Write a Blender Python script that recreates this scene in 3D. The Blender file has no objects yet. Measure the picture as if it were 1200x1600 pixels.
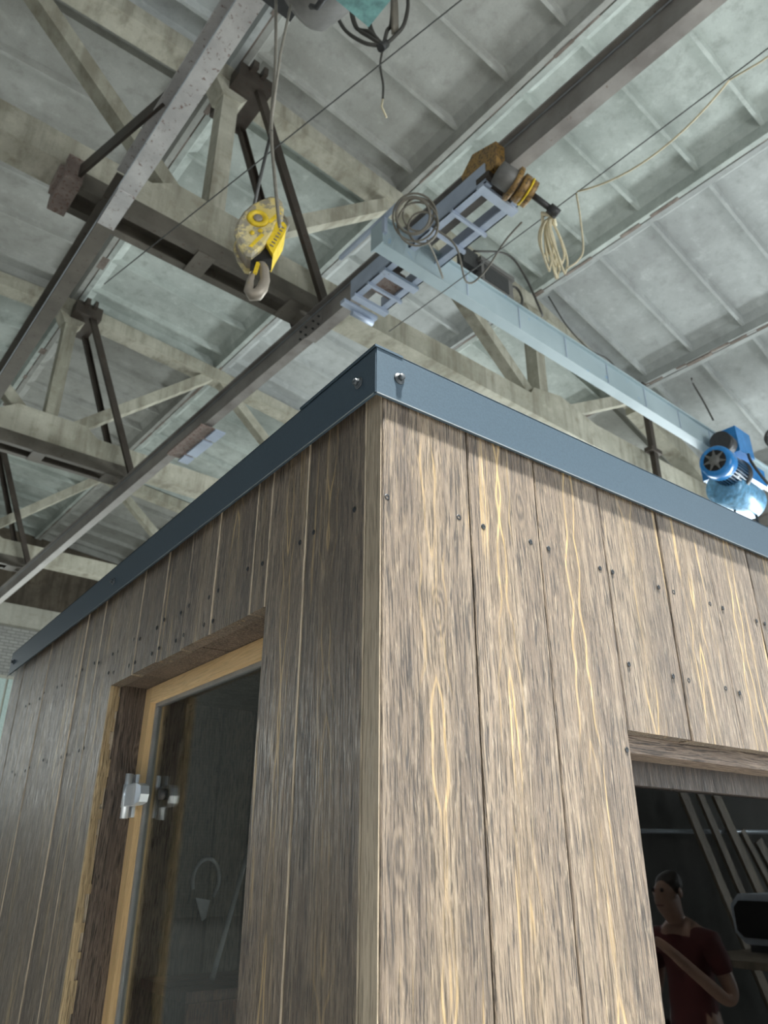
import bpy, math, random
from mathutils import Vector, Matrix
random.seed(7)
S = bpy.context.scene
COL = S.collection
TH = 0.0553116                                   # the hall's axes are turned this much against the cabin's
CT, ST = math.cos(TH), math.sin(TH)
def HW(u, v, z=0.0):                             # hall coordinates -> world
    return Vector((u*CT - v*ST, u*ST + v*CT, z))

# ---------------------------------------------------------------- camera
cd = bpy.data.cameras.new('camera'); cam = bpy.data.objects.new('camera', cd); COL.objects.link(cam)
RT = Vector((0.80248392, -0.59666366, 0.00346881)); UP = Vector((-0.25507162, -0.33779188, 0.90599951)); FW = Vector((0.53940524, 0.72793484, 0.42326452))
CP = Vector((-0.5501, -0.76384, 1.5))
cam.matrix_world = Matrix(((RT.x, UP.x, -FW.x, CP.x), (RT.y, UP.y, -FW.y, CP.y), (RT.z, UP.z, -FW.z, CP.z), (0, 0, 0, 1)))
cd.sensor_fit = 'HORIZONTAL'; cd.sensor_width = 36; cd.lens = 36*1175.8/1200; cd.clip_start = .02; cd.clip_end = 200
cd.dof.use_dof = True; cd.dof.focus_distance = 1.3; cd.dof.aperture_fstop = 11
S.camera = cam
# ---------------------------------------------------------------- world, lights, exposure
W = bpy.data.worlds.new('world'); S.world = W; W.use_nodes = True
W.node_tree.nodes['Background'].inputs[0].default_value = (.80, .90, 1, 1)
W.node_tree.nodes['Background'].inputs[1].default_value = .5
def area(name, loc, target, sx, sy, power, col):
    l = bpy.data.lights.new(name, 'AREA'); l.shape = 'RECTANGLE'; l.size = sx; l.size_y = sy; l.energy = power; l.color = col
    o = bpy.data.objects.new(name, l); COL.objects.link(o); o.location = loc
    o.rotation_euler = (Vector(target) - Vector(loc)).to_track_quat('-Z', 'Y').to_euler(); return o
area('gate_daylight', HW(7, -9.6, 3.4), HW(4, 0, 0), 9, 6.2, 1120, (.93, .98, 1))
area('window_daylight_back', HW(-5, -9.6, 4.2), HW(-3, 0, 0), 8, 3.4, 120, (.92, .98, 1))
area('window_daylight_side', HW(-12.6, 4, 4.2), HW(0, 5, 0), 14, 3.2, 130, (.90, .98, 1))
area('window_daylight_far_side', HW(16.6, 6, 4.4), HW(4, 6, 0), 14, 2.6, 2700, (.90, .98, 1))
area('window_daylight_end', HW(3, 23.4, 4.4), HW(3, 9, 0), 14, 3.6, 650, (.93, 1, .97))
S.view_settings.view_transform = 'Standard'; S.view_settings.look = 'None'; S.view_settings.gamma = 1; S.view_settings.use_curve_mapping = False
S.view_settings.exposure = 0.0

# ---------------------------------------------------------------- materials
class NT:
    def __init__(s, name):
        s.m = bpy.data.materials.new(name); s.m.use_nodes = True; s.t = s.m.node_tree; s.b = s.t.nodes['Principled BSDF']
    def n(s, typ, **kw):
        x = s.t.nodes.new('ShaderNode' + typ)
        for k, v in kw.items(): setattr(x, k, v)
        return x
    def l(s, a, b): s.t.links.new(a, b)
    def coord(s, scale=(1, 1, 1), rand=True, kind='Object'):
        tc = s.n('TexCoord'); mp = s.n('Mapping'); mp.inputs['Scale'].default_value = scale
        src = tc.outputs[kind]
        if rand:
            oi = s.n('ObjectInfo'); mu = s.n('Math', operation='MULTIPLY'); mu.inputs[1].default_value = 37.0; s.l(oi.outputs['Random'], mu.inputs[0])
            ad = s.n('VectorMath', operation='ADD'); s.l(src, ad.inputs[0]); s.l(mu.outputs[0], ad.inputs[1]); src = ad.outputs[0]
        s.l(src, mp.inputs[0]); return mp.outputs[0]
    def noise(s, vec, scale, detail=4, rough=.55, dist=0):
        x = s.n('TexNoise'); x.inputs['Scale'].default_value = scale; x.inputs['Detail'].default_value = detail
        x.inputs['Roughness'].default_value = rough; x.inputs['Distortion'].default_value = dist
        if vec: s.l(vec, x.inputs['Vector'])
        return x.outputs['Fac']
    def ramp(s, fac, stops, interp='LINEAR'):
        r = s.n('ValToRGB'); r.color_ramp.interpolation = interp; e = r.color_ramp.elements
        while len(e) < len(stops): e.new(.5)
        for k, (p, c) in enumerate(stops):
            e[k].position = p; e[k].color = (*c, 1) if len(c) == 3 else c
        s.l(fac, r.inputs[0]); return r.outputs[0]
    def grey(s, fac, a, b, lo=0., hi=1.):
        r = s.n('MapRange'); r.inputs[1].default_value = a; r.inputs[2].default_value = b; r.inputs[3].default_value = lo; r.inputs[4].default_value = hi
        s.l(fac, r.inputs[0]); return r.outputs[0]
    def mix(s, fac, a, b, mode='MIX'):
        x = s.n('MixRGB', blend_type=mode)
        for i, v in enumerate((fac, a, b)):
            if isinstance(v, (int, float)): x.inputs[i].default_value = v
            elif isinstance(v, tuple): x.inputs[i].default_value = (*v, 1)
            else: s.l(v, x.inputs[i])
        return x.outputs[0]
    def math(s, op, a, b=None):
        x = s.n('Math', operation=op)
        for i, v in enumerate((a, b)):
            if v is None: continue
            if isinstance(v, (int, float)): x.inputs[i].default_value = v
            else: s.l(v, x.inputs[i])
        return x.outputs[0]
    def col(s, c):
        if isinstance(c, tuple): s.b.inputs['Base Color'].default_value = (*c, 1)
        else: s.l(c, s.b.inputs['Base Color'])
    def rough(s, r):
        if isinstance(r, (int, float)): s.b.inputs['Roughness'].default_value = r
        else: s.l(r, s.b.inputs['Roughness'])
    def bump(s, h, strength=.4, dist=.01):
        b = s.n('Bump'); b.inputs['Strength'].default_value = strength; b.inputs['Distance'].default_value = dist
        s.l(h, b.inputs['Height']); s.l(b.outputs[0], s.b.inputs['Normal'])
    def metal(s, v): s.b.inputs['Metallic'].default_value = v

def m_wood(name, dark, mid, light, bare, bare_amt=.5, bumpd=.0016, rough=.5, spec=.5, con=1., sheen=0., heart=False):
    t = NT(name)
    c = t.coord()
    def vec(sx, sy, sz):
        m = t.n('Mapping'); m.inputs['Scale'].default_value = (sx, sy, sz); t.l(c, m.inputs[0]); return m.outputs[0]
    # the grain runs along z; a slow noise makes it wander a little
    wn = t.n('TexNoise'); wn.inputs['Scale'].default_value = 1.0; wn.inputs['Detail'].default_value = 2; t.l(vec(5, 5, 2.2), wn.inputs['Vector'])
    wm = t.n('VectorMath', operation='MULTIPLY'); wm.inputs[1].default_value = (.030, .030, 0); t.l(wn.outputs['Color'], wm.inputs[0])
    cw = t.n('VectorMath', operation='ADD'); t.l(c, cw.inputs[0]); t.l(wm.outputs[0], cw.inputs[1])
    def vw(sx, sy, sz):
        m = t.n('Mapping'); m.inputs['Scale'].default_value = (sx, sy, sz); t.l(cw.outputs[0], m.inputs[0]); return m.outputs[0]
    grain = t.noise(vw(75, 75, 1.1), 1.0, 4, .6)
    wide = t.noise(vw(15, 15, .8), 1.0, 3, .5)
    fib = t.noise(vw(420, 420, 15), 1.0, 2, .6)
    line = t.noise(vw(170, 170, 3.2), 1.0, 2, .55)
    fib2 = t.noise(vw(250, 250, 26), 1.0, 3, .65)
    blot = t.noise(vec(9, 9, 4), 1.0, 5, .65)
    base = t.mix(t.grey(wide, .34, .66), mid, dark)
    base = t.mix(t.grey(grain, .52, .70, 0, .42*con), base, light)
    base = t.mix(t.grey(grain, .47, .32, 0, .45*con), base, tuple(x*.6 for x in dark))
    base = t.mix(t.grey(line, .56, .66, 0, .6*con), base, tuple(x*.4 for x in dark))
    base = t.mix(t.grey(fib, .505, .61, 0, .95*con), base, tuple(x*.2 for x in dark))
    base = t.mix(t.grey(fib2, .45, .32, 0, .5*con), base, light)
    base = t.mix(t.grey(blot, .56, .78, 0, .6*con), base, tuple(x*.6 for x in dark))
    if heart:                                       # flame figure along the middle of each board: contour lines of a slow field
        tg = t.n('TexCoord'); sg = t.n('SeparateXYZ'); t.l(tg.outputs['Generated'], sg.inputs[0])
        acr = t.math('ADD', sg.outputs[0], sg.outputs[1])
        mid_x = t.math('ADD', t.math('MULTIPLY', t.noise(vec(.01, .01, .9), 1.0, 1), .5), .25)
        dx = t.math('ABSOLUTE', t.math('SUBTRACT', acr, mid_x))
        fld = t.math('ADD', dx, t.math('ADD', t.math('MULTIPLY', t.noise(vec(.01, .01, 3.4), 1.0, 2), .9), t.math('MULTIPLY', t.noise(vec(26, 26, 7), 1.0, 3), .07)))
        rg = t.math('SINE', t.math('MULTIPLY', fld, 44))
        near = t.math('MULTIPLY', t.grey(dx, .20, .06), t.grey(t.noise(vec(.01, .01, 4.5), 1.0, 2), .42, .60))
        base = t.mix(t.math('MULTIPLY', t.math('MULTIPLY', t.grey(rg, .72, 1), near), .6), base, bare)
        base = t.mix(t.math('MULTIPLY', t.math('MULTIPLY', t.grey(rg, -.8, -1), near), .35), base, tuple(x*.6 for x in dark))
        base = t.mix(t.math('MULTIPLY', t.grey(dx, .22, .02), .05), base, bare)
    # knots: sparse, lengthened cells
    vo = t.n('TexVoronoi'); vo.inputs['Scale'].default_value = 1.0; t.l(vw(12, .01, 4.2), vo.inputs['Vector'])
    kd = t.math('ADD', vo.outputs['Distance'], t.math('MULTIPLY', t.math('SUBTRACT', fib2, .5), .1))
    rare = t.n('SeparateColor'); t.l(vo.outputs['Color'], rare.inputs[0])
    knot = t.math('MULTIPLY', t.grey(kd, .24, .14), t.grey(rare.outputs[0], .66, .68))
    kring = t.math('SINE', t.math('MULTIPLY', kd, 85))
    base = t.mix(t.math('MULTIPLY', knot, .75), base, t.mix(t.grey(kring, -1, 1), tuple(x*.4 for x in dark), mid))
    # bare, unstained flecks: narrow lens shapes lying along the grain, and thin streaks
    vb = t.n('TexVoronoi'); vb.inputs['Scale'].default_value = 1.0; t.l(vw(22, .01, 2.6), vb.inputs['Vector'])
    rb = t.n('SeparateColor'); t.l(vb.outputs['Color'], rb.inputs[0])
    bare_m = t.math('MULTIPLY', t.grey(t.math('ADD', vb.outputs['Distance'], t.math('MULTIPLY', fib2, .14)), .27, .20), t.grey(rb.outputs[1], 1-bare_amt*.45, 1-bare_amt*.45+.02))
    streak = t.math('MULTIPLY', t.grey(t.noise(vw(48, 48, 1.3), 1.0, 3, .55), .64, .70), bare_amt)
    bm = t.math('MAXIMUM', t.math('MULTIPLY', bare_m, .8), t.math('MULTIPLY', streak, .9))
    base = t.mix(bm, base, t.mix(t.grey(fib, .5, .66, 0, .5), bare, mid))
    oi = t.n('ObjectInfo'); hs = t.n('HueSaturation'); t.l(base, hs.inputs['Color']); t.l(t.grey(oi.outputs['Random'], 0, 1, .80, 1.22), hs.inputs['Value']); base = hs.outputs[0]
    if sheen: t.b.inputs['Sheen Weight'].default_value = sheen; t.b.inputs['Sheen Roughness'].default_value = .45; t.b.inputs['Sheen Tint'].default_value = (1, .95, .88, 1)
    t.col(base)
    t.rough(t.grey(fib2, .3, .7, rough-.12, rough+.18)); t.b.inputs['Specular IOR Level'].default_value = spec
    h = t.math('ADD', t.math('MULTIPLY', fib, -1.0), t.math('MULTIPLY', fib2, -1.0))
    h = t.math('ADD', h, t.math('MULTIPLY', t.math('SUBTRACT', grain, line), .8))
    t.bump(h, 1.0, bumpd)
    return t.m

def m_concrete(name, a, b, stain, streak=0., scale=1., rough=.85, rand=True):
    t = NT(name); c = t.coord(rand=rand)
    n1 = t.noise(c, .9*scale, 6, .6); n2 = t.noise(c, 5*scale, 6, .65); n3 = t.noise(c, 45*scale, 4, .6)
    base = t.mix(t.grey(n1, .38, .64), a, b)
    base = t.mix(t.grey(n2, .52, .72, 0, .55), base, stain)
    base = t.mix(t.grey(n2, .44, .30, 0, .35), base, tuple(min(1, x*1.35) for x in b))
    base = t.mix(t.grey(n3, .58, .75, 0, .25), base, tuple(x*.5 for x in stain))
    if streak:
        m = t.n('Mapping'); m.inputs['Scale'].default_value = (4, 2, .4); t.l(c, m.inputs[0])
        base = t.mix(t.grey(t.noise(m.outputs[0], 1.2, 4, .6), .47, .66, 0, streak), base, tuple(x*.62 for x in stain))
    t.col(base); t.rough(rough); t.b.inputs['Specular IOR Level'].default_value = .25
    t.bump(t.math('ADD', n2, t.math('MULTIPLY', n3, .5)), .35, .012); return t.m

def m_steel(name, a, b, rust, rust_amt=.4, rough=.55, metal=.35, scale=1.):
    t = NT(name); c = t.coord()
    n1 = t.noise(c, 2.2*scale, 6, .6); n2 = t.noise(c, 14*scale, 6, .7)
    base = t.mix(t.grey(n1, .36, .66), a, b)
    base = t.mix(t.math('MULTIPLY', t.grey(n2, .66-.14*rust_amt, .74-.14*rust_amt), .85), base, rust)
    t.col(base); t.rough(t.grey(n1, .3, .7, rough-.1, rough+.15)); t.metal(metal)
    t.bump(n2, .25, .004); return t.m

def m_plain(name, c, rough=.5, metal=0., var=.12, scale=20., bump=.0, spec=.5):
    t = NT(name); co = t.coord(); n = t.noise(co, scale, 4, .6)
    t.col(t.mix(t.grey(n, .3, .7), tuple(x*(1-var) for x in c), tuple(min(1, x*(1+var)) for x in c)))
    t.rough(rough); t.metal(metal); t.b.inputs['Specular IOR Level'].default_value = spec
    if bump: t.bump(n, .4, bump)
    return t.m

M = {}
M['clad'] = m_wood('stained_cladding', (.090, .067, .050), (.178, .139, .101), (.345, .288, .212), (.56, .40, .18), .55, .0028, .42, .8, 1., .05, True)
M['reveal'] = m_wood('stained_reveal', (.105, .078, .061), (.175, .134, .106), (.26, .205, .16), (.30, .22, .12), .15)
M['edge'] = m_wood('raw_sawn_edge', (.34, .285, .215), (.50, .43, .33), (.62, .55, .44), (.55, .42, .24), .1, .001, .5, .5, .5)
M['rawedge'] = m_wood('bare_ragged_edge', (.45, .33, .18), (.72, .56, .33), (.76, .63, .41), (.66, .52, .30), .5, .002, .5, .5, .6)
M['shadedframe'] = m_wood('shaded_window_frame', (.035, .026, .02), (.06, .046, .036), (.09, .07, .055), (.12, .09, .06), .05)  # frame wood darkened: shade of the recess put into its colour
M['pine'] = m_wood('clear_pine_frame', (.52, .36, .18), (.66, .49, .27), (.74, .58, .36), (.76, .58, .32), .0, .0003, .4, .5, .22)
M['lining'] = m_wood('inner_lining', (.20, .165, .115), (.32, .27, .19), (.40, .34, .25), (.22, .18, .12), .1, .0008)
M['bench'] = m_wood('red_brown_bench', (.16, .07, .04), (.28, .12, .065), (.36, .18, .10), (.4, .22, .12), .1, .0006)
M['black'] = m_plain('dark_backing', (.012, .011, .010), .9)
M['slab'] = m_concrete('whitewashed_roof_slab', (.37, .405, .375), (.53, .575, .535), (.25, .265, .24), 0, .9)
M['slab_b'] = m_concrete('greyed_roof_slab', (.33, .33, .30), (.42, .425, .395), (.24, .235, .21), 0, .9)
M['slab_c'] = m_concrete('cool_grey_roof_slab', (.37, .385, .375), (.47, .495, .48), (.27, .275, .265), 0, .9)
M['joint'] = m_concrete('crumbled_joint_mortar', (.16, .13, .11), (.26, .22, .19), (.07, .05, .04), 0, 3)
M['truss'] = m_concrete('stained_truss_concrete', (.39, .375, .30), (.53, .51, .42), (.26, .225, .155), .5, 1.0)
M['rail'] = m_steel('brown_grey_rail_steel', (.20, .18, .165), (.33, .31, .285), (.14, .08, .05), .3, .45, .2)
M['rail2'] = m_steel('pale_grey_flaking_rail_paint', (.42, .41, .40), (.58, .57, .55), (.15, .065, .04), .6, .55, .05, 1.6)
M['dark_steel'] = m_steel('dark_brown_steel', (.045, .035, .028), (.085, .07, .056), (.07, .028, .016), .5, .5, .3)
M['channel'] = m_steel('grey_brown_channel', (.10, .088, .07), (.17, .152, .125), (.07, .04, .025), .4, .55, .2)
M['rusty'] = m_steel('rusty_plate', (.20, .15, .13), (.30, .25, .22), (.14, .055, .03), .9, .65, .1, 2)
M['cyan'] = m_steel('pale_blue_crane_paint', (.36, .455, .485), (.46, .56, .59), (.16, .36, .62), .08, .42, .05, .5)
M['lav'] = m_steel('lavender_grey_truck_paint', (.36, .42, .52), (.48, .55, .66), (.16, .13, .12), .0, .45, .1)
M['blue'] = m_plain('bright_blue_enamel', (.03, .23, .58), .25, .0, .15, 8)
M['blue_hi'] = m_plain('sky_blue_enamel', (.17, .40, .62), .28, .1, .45, 14)
M['bluefin'] = m_plain('dark_blue_fins', (.02, .07, .14), .4)
M['darkgrey'] = m_plain('dark_grey_metal', (.05, .05, .05), .5, .3)
M['grey'] = m_plain('dusty_grey_metal', (.16, .155, .145), .55, .2)
M['cable'] = m_plain('dusty_black_cable', (.055, .052, .045), .6)
M['cable2'] = m_plain('dusty_brown_cable', (.16, .145, .115), .65)
M['cream'] = m_plain('cream_cord', (.62, .55, .38), .7)
M['wire'] = m_plain('dull_wire', (.10, .10, .095), .5, .5)
M['rope'] = m_plain('greasy_wire_rope', (.27, .25, .21), .6, .3)
M['yellow'] = m_steel('worn_yellow_paint', (.72, .56, .16), (.66, .58, .34), (.27, .25, .22), 1.35, .5, .05, 1.3)
M['yellow2'] = m_plain('bright_yellow_paint', (.82, .58, .03), .45, 0, .2, 25)
M['hookgrey'] = m_steel('worn_hook_steel', (.28, .24, .19), (.40, .35, .29), (.66, .48, .08), .25, .45, .3, 2)
M['ochre'] = m_steel('oily_ochre_gearbox', (.24, .14, .05), (.40, .24, .06), (.05, .033, .022), 1.1, .45, .1, 2.2)
M['trim'] = m_plain('blue_black_coated_sheet', (.052, .083, .114), .44, .4, .10, 260, .0003)
M['edge_highlight'] = m_plain('pale_edge_highlight', (.35, .38, .40), .5, .3)  # pale tone painting the light caught along the rail edges
M['screw'] = m_plain('dark_screw', (.035, .04, .045), .4, .6)
M['bolt'] = m_plain('dark_zinc_bolt', (.05, .063, .075), .5, .2)
M['hem'] = m_plain('dull_cut_edge', (.16, .19, .21), .6, .1)
M['chrome'] = m_plain('chrome', (.72, .80, .88), .3, .55, .03)
M['gasket'] = m_plain('grey_seal', (.22, .23, .235), .4)
M['plastic'] = m_plain('white_film', (.75, .78, .82), .4)
M['floor'] = m_concrete('hall_floor', (.34, .335, .32), (.44, .43, .41), (.22, .21, .2), 0, .5)
M['machine'] = m_plain('grey_white_machine', (.55, .60, .66), .4)
M['walldark'] = m_concrete('darkened_plaster_wall', (.10, .10, .092), (.14, .138, .128), (.06, .056, .05), .2, .8)  # shade put into the plaster colour, so the glass reflects it dimly
M['skin'] = m_plain('skin', (.24, .145, .105), .5, 0, .08)
M['shirt'] = m_plain('dark_red_cotton', (.055, .007, .007), .85)
M['trousers'] = m_plain('dark_trousers', (.03, .03, .04), .85)
M['hair'] = m_plain('dark_hair', (.02, .016, .012), .6)
M['plank'] = m_wood('pale_plank', (.17, .13, .085), (.28, .225, .155), (.34, .285, .20), (.6, .5, .35), .1, .001, .5, .5, .5)
M['lampshade'] = m_plain('grey_lamp_shade', (.30, .32, .32), .4, .3)
def m_glass(name, tint, rough=0., trans=1.):
    t = NT(name); t.col(tint); t.rough(rough); t.b.inputs['Transmission Weight'].default_value = trans; t.b.inputs['IOR'].default_value = 1.5; return t.m
M['glass'] = m_glass('green_tinted_glass', (.90, .95, .90))
M['darkglass'] = m_glass('dark_tinted_window_glass', (.42, .43, .44))
def m_brick():
    t = NT('grey_silicate_brick'); tc = t.n('TexCoord'); mp = t.n('Mapping'); mp.inputs['Rotation'].default_value = (math.pi/2, 0, 0); t.l(tc.outputs['Object'], mp.inputs[0])
    b = t.n('TexBrick'); b.inputs['Scale'].default_value = 1.0; b.inputs['Brick Width'].default_value = .26; b.inputs['Row Height'].default_value = .098; b.inputs['Mortar Size'].default_value = .012
    b.inputs['Color1'].default_value = (.40, .40, .37, 1); b.inputs['Color2'].default_value = (.30, .30, .28, 1); b.inputs['Mortar'].default_value = (.15, .15, .14, 1); t.l(mp.outputs[0], b.inputs['Vector'])
    t.col(t.mix(.3, b.outputs['Color'], t.mix(t.noise(tc.outputs['Object'], .8, 5), (.1, .1, .09), (.5, .5, .46)))); t.rough(.9)
    t.bump(b.outputs['Fac'], -.5, .01); return t.m
M['brick'] = m_brick()
M['brown_panel'] = m_concrete('brown_soot_panel', (.10, .085, .065), (.16, .135, .10), (.06, .04, .03), .5, 1.2)
M['lintel'] = m_concrete('pale_lintel', (.42, .41, .35), (.5, .49, .42), (.3, .27, .2), .2, 1)
M['wallback'] = m_concrete('dim_plaster_wall', (.26, .26, .25), (.34, .335, .32), (.15, .14, .13), .2, .8)

# ---------------------------------------------------------------- mesh builder
class MB:
    def __init__(s): s.v = []; s.f = []; s.sm = []
    def add(s, vs, fs, smooth=False):
        o = len(s.v); s.v += [tuple(x) for x in vs]; s.f += [tuple(i+o for i in f) for f in fs]; s.sm += [smooth]*len(fs); return s
    def box(s, a, b):
        x0, y0, z0 = a; x1, y1, z1 = b
        return s.add([(x0,y0,z0),(x1,y0,z0),(x1,y1,z0),(x0,y1,z0),(x0,y0,z1),(x1,y0,z1),(x1,y1,z1),(x0,y1,z1)], [(0,3,2,1),(4,5,6,7),(0,1,5,4),(1,2,6,5),(2,3,7,6),(3,0,4,7)])
    def prism(s, pts, d):                         # polygon of 3-D points, pushed along d
        n = len(pts); d = Vector(d); P = [Vector(p) for p in pts]
        return s.add(P + [p+d for p in P], [tuple(range(n-1, -1, -1)), tuple(range(n, 2*n))] + [(i, (i+1) % n, n+(i+1) % n, n+i) for i in range(n)])
    def beam(s, p, q, w, h, up=(0, 0, 1)):        # straight bar, w across, h along 'up'
        p, q = Vector(p), Vector(q); d = (q-p).normalized(); a = d.cross(Vector(up)).normalized(); b = a.cross(d)
        A, B = a*w/2, b*h/2
        return s.prism([p-A-B, p+A-B, p+A+B, p-A+B], q-p)
    def ibeam(s, p, q, w, h, tf, tw, up=(0, 0, 1)):
        p, q = Vector(p), Vector(q); u = Vector(up)
        s.beam(p-u*(h/2-tf/2), q-u*(h/2-tf/2), w, tf, up); s.beam(p+u*(h/2-tf/2), q+u*(h/2-tf/2), w, tf, up); s.beam(p, q, tw, h-2*tf, up); return s
    def chan(s, p, q, w, h, t, side, up=(0, 0, 1)):   # channel, web on 'side' (+1/-1) of the across direction
        p, q = Vector(p), Vector(q); d = (q-p).normalized(); a = d.cross(Vector(up)).normalized(); b = a.cross(d)
        x0 = side*w/2; x1 = x0-side*t; x2 = -side*w/2; k = h/2
        pr = [(x0,-k),(x2,-k),(x2,-k+t),(x1,-k+t),(x1,k-t),(x2,k-t),(x2,k),(x0,k)]
        return s.prism([p+a*x+b*y for x, y in pr], q-p)
    def cyl(s, p, q, r, n=16, r2=None, cap=True):
        p, q = Vector(p), Vector(q); d = (q-p).normalized(); a = d.orthogonal().normalized(); b = d.cross(a); r2 = r if r2 is None else r2
        c = [(math.cos(2*math.pi*i/n), math.sin(2*math.pi*i/n)) for i in range(n)]
        o = len(s.v); s.add([p+(a*x+b*y)*r for x, y in c] + [q+(a*x+b*y)*r2 for x, y in c], [(i, (i+1) % n, n+(i+1) % n, n+i) for i in range(n)], True)
        if cap: s.f += [tuple(o+i for i in range(n-1, -1, -1)), tuple(o+n+i for i in range(n))]; s.sm += [False, False]
        return s
    def tube(s, pts, r, n=6, closed=False):
        P = [Vector(p) for p in pts]; k = len(P); vs = []; ref = None
        for i in range(k):
            d = (P[(i+1) % k]-P[i-1]) if closed or 0 < i < k-1 else (P[1]-P[0] if i == 0 else P[-1]-P[-2])
            d = d.normalized() if d.length > 1e-9 else Vector((0, 0, 1))
            a = d.orthogonal().normalized() if ref is None else (ref-d*ref.dot(d)).normalized()
            ref = a; b = d.cross(a); rr = r[i] if isinstance(r, (list, tuple)) else r
            vs += [P[i]+(a*math.cos(2*math.pi*j/n)+b*math.sin(2*math.pi*j/n))*rr for j in range(n)]
        fs = [(i*n+j, i*n+(j+1) % n, ((i+1) % k)*n+(j+1) % n, ((i+1) % k)*n+j) for i in range(k if closed else k-1) for j in range(n)]
        if not closed: fs += [tuple(range(n-1, -1, -1)), tuple((k-1)*n+j for j in range(n))]
        return s.add(vs, fs, True)
    def cable(s, pts, r, n=6, k=6):                  # smooth curve through hand-laid points
        P = [Vector(p) for p in pts]; P = [P[0]*2-P[1]]+P+[P[-1]*2-P[-2]]; out = []
        for i in range(1, len(P)-2):
            for j in range(k):
                t = j/k; a, b, c, d = P[i-1], P[i], P[i+1], P[i+2]
                out.append(.5*(2*b+(c-a)*t+(2*a-5*b+4*c-d)*t*t+(3*b-a-3*c+d)*t**3))
        return s.tube(out+[P[-2]], r, n)
    def lathe(s, prof, p, axis, n=20):             # prof: (distance along axis, radius)
        p = Vector(p); d = Vector(axis).normalized(); a = d.orthogonal().normalized(); b = d.cross(a); vs = []
        for t, r in prof: vs += [p+d*t+(a*math.cos(2*math.pi*j/n)+b*math.sin(2*math.pi*j/n))*r for j in range(n)]
        m = len(prof); fs = [(i*n+j, i*n+(j+1) % n, (i+1)*n+(j+1) % n, (i+1)*n+j) for i in range(m-1) for j in range(n)]
        fs += [tuple(range(n-1, -1, -1)), tuple((m-1)*n+j for j in range(n))]
        return s.add(vs, fs, True)
    def mesh(s, name, mat, org=(0, 0, 0)):
        me = bpy.data.meshes.new(name); o = Vector(org)
        me.from_pydata([tuple(Vector(v)-o) for v in s.v], [], s.f); me.polygons.foreach_set('use_smooth', s.sm)
        me.materials.append(M[mat]); me.update(); return me
    def obj(s, name, mat, parent=None, org=(0, 0, 0), loc=None):
        o = bpy.data.objects.new(name, s.mesh(name, mat, org)); COL.objects.link(o)
        if parent is not None: o.parent = parent; o.location = Vector(org)-Vector(parent.get('_o', (0, 0, 0))) if loc is None else loc
        elif loc is not None: o.location = loc
        o['_o'] = tuple(org); return o
def share(name, me, loc, parent, rot=(0, 0, 0)):
    o = bpy.data.objects.new(name, me); COL.objects.link(o); o.parent = parent; o.location = loc; o.rotation_euler = rot; return o
def tag(o, label=None, cat=None, group=None, kind=None):
    for k, v in (('label', label), ('category', cat), ('group', group), ('kind', kind)):
        if v: o[k] = v
    return o
def hthing(name, base, label=None, cat=None, group=None, kind=None):  # Empty at a thing's base in the hall; its parts are written in hall coordinates
    o = bpy.data.objects.new(name, None); COL.objects.link(o); o.location = HW(*base); o.rotation_euler = (0, 0, TH); o['_o'] = tuple(base); o.empty_display_size = .2
    return tag(o, label, cat, group, kind)
def hp(mb, name, mat, parent):                    # part in hall coordinates
    return mb.obj(name, mat, parent, parent['_o'], loc=(0, 0, 0))
def hone(mb, name, mat, base, label=None, cat=None, group=None, kind=None):  # one-mesh thing in hall coordinates
    o = mb.obj(name, mat, None, base, HW(*base)); o.rotation_euler = (0, 0, TH); return tag(o, label, cat, group, kind)

# ================================================================ THE HALL
# ---- shell
hone(MB().box((-13, -10, -.2), (17, 24.2, 0)), 'floor', 'floor', (2, 7, 0), 'grey concrete hall floor under the cabin', kind='structure')
UN = [2.12+3.05*k for k in range(-4, 5)]
ZN = [8.9, 10.02, 10.72, 11.02, 11.2, 11.02, 10.72, 10.02, 8.9]
TV = [5.85, 11.85, 17.85]
ceil = hthing('ceiling', (2.12, -6.15, 8.9), 'ribbed precast concrete roof slabs over the hall', kind='structure')
random.seed(3)
def slab_mesh(L, w=3.05):
    mb = MB(); l = 5.97; g = .012
    mb.box((g, 0, .26), (L-g, l, .31))
    mb.prism([(g, 0, 0), (g+.085, 0, 0), (g+.13, 0, .16), (g+.26, 0, .26), (g, 0, .26)], (0, l, 0))   # longitudinal ribs with a flared inner flank
    mb.prism([(L-g, 0, .26), (L-g-.26, 0, .26), (L-g-.13, 0, .16), (L-g-.085, 0, 0), (L-g, 0, 0)], (0, l, 0))
    ys = [.03] + [.62+.985*k for k in range(6)] + [l-.03]
    for k, y in enumerate(ys):
        if k in (0, 7): mb.box((g+.1, y-.03, .06), (L-g-.1, y+.03, .26))
        else: mb.prism([(g+.1, y-.026, .15), (g+.1, y+.026, .15), (g+.1, y+.05, .26), (g+.1, y-.05, .26)], (L-2*g-.2, 0, 0))
    return mb
SLAB_TONE = {3: 'slab_c', 4: 'slab_b', 5: 'slab', 6: 'slab_c', 7: 'slab_c'}
for i in range(8):
    du, dz = UN[i+1]-UN[i], ZN[i+1]-ZN[i]; L = math.hypot(du, dz); sb = slab_mesh(L)
    ms = {k: sb.mesh('roof_slab', k) for k in ('slab', 'slab_b', 'slab_c')}
    for j in range(5):
        v = -6.15+6*j; tone = SLAB_TONE.get(i, 'slab_c') if j < 2 else ('slab', 'slab_c', 'slab', 'slab_b')[(i*3+j) % 4]
        share('roof_slab', ms[tone], (UN[i]-2.12, v+.015+6.15, ZN[i]-8.9), ceil, (0, -math.atan2(dz, du), 0))
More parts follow.
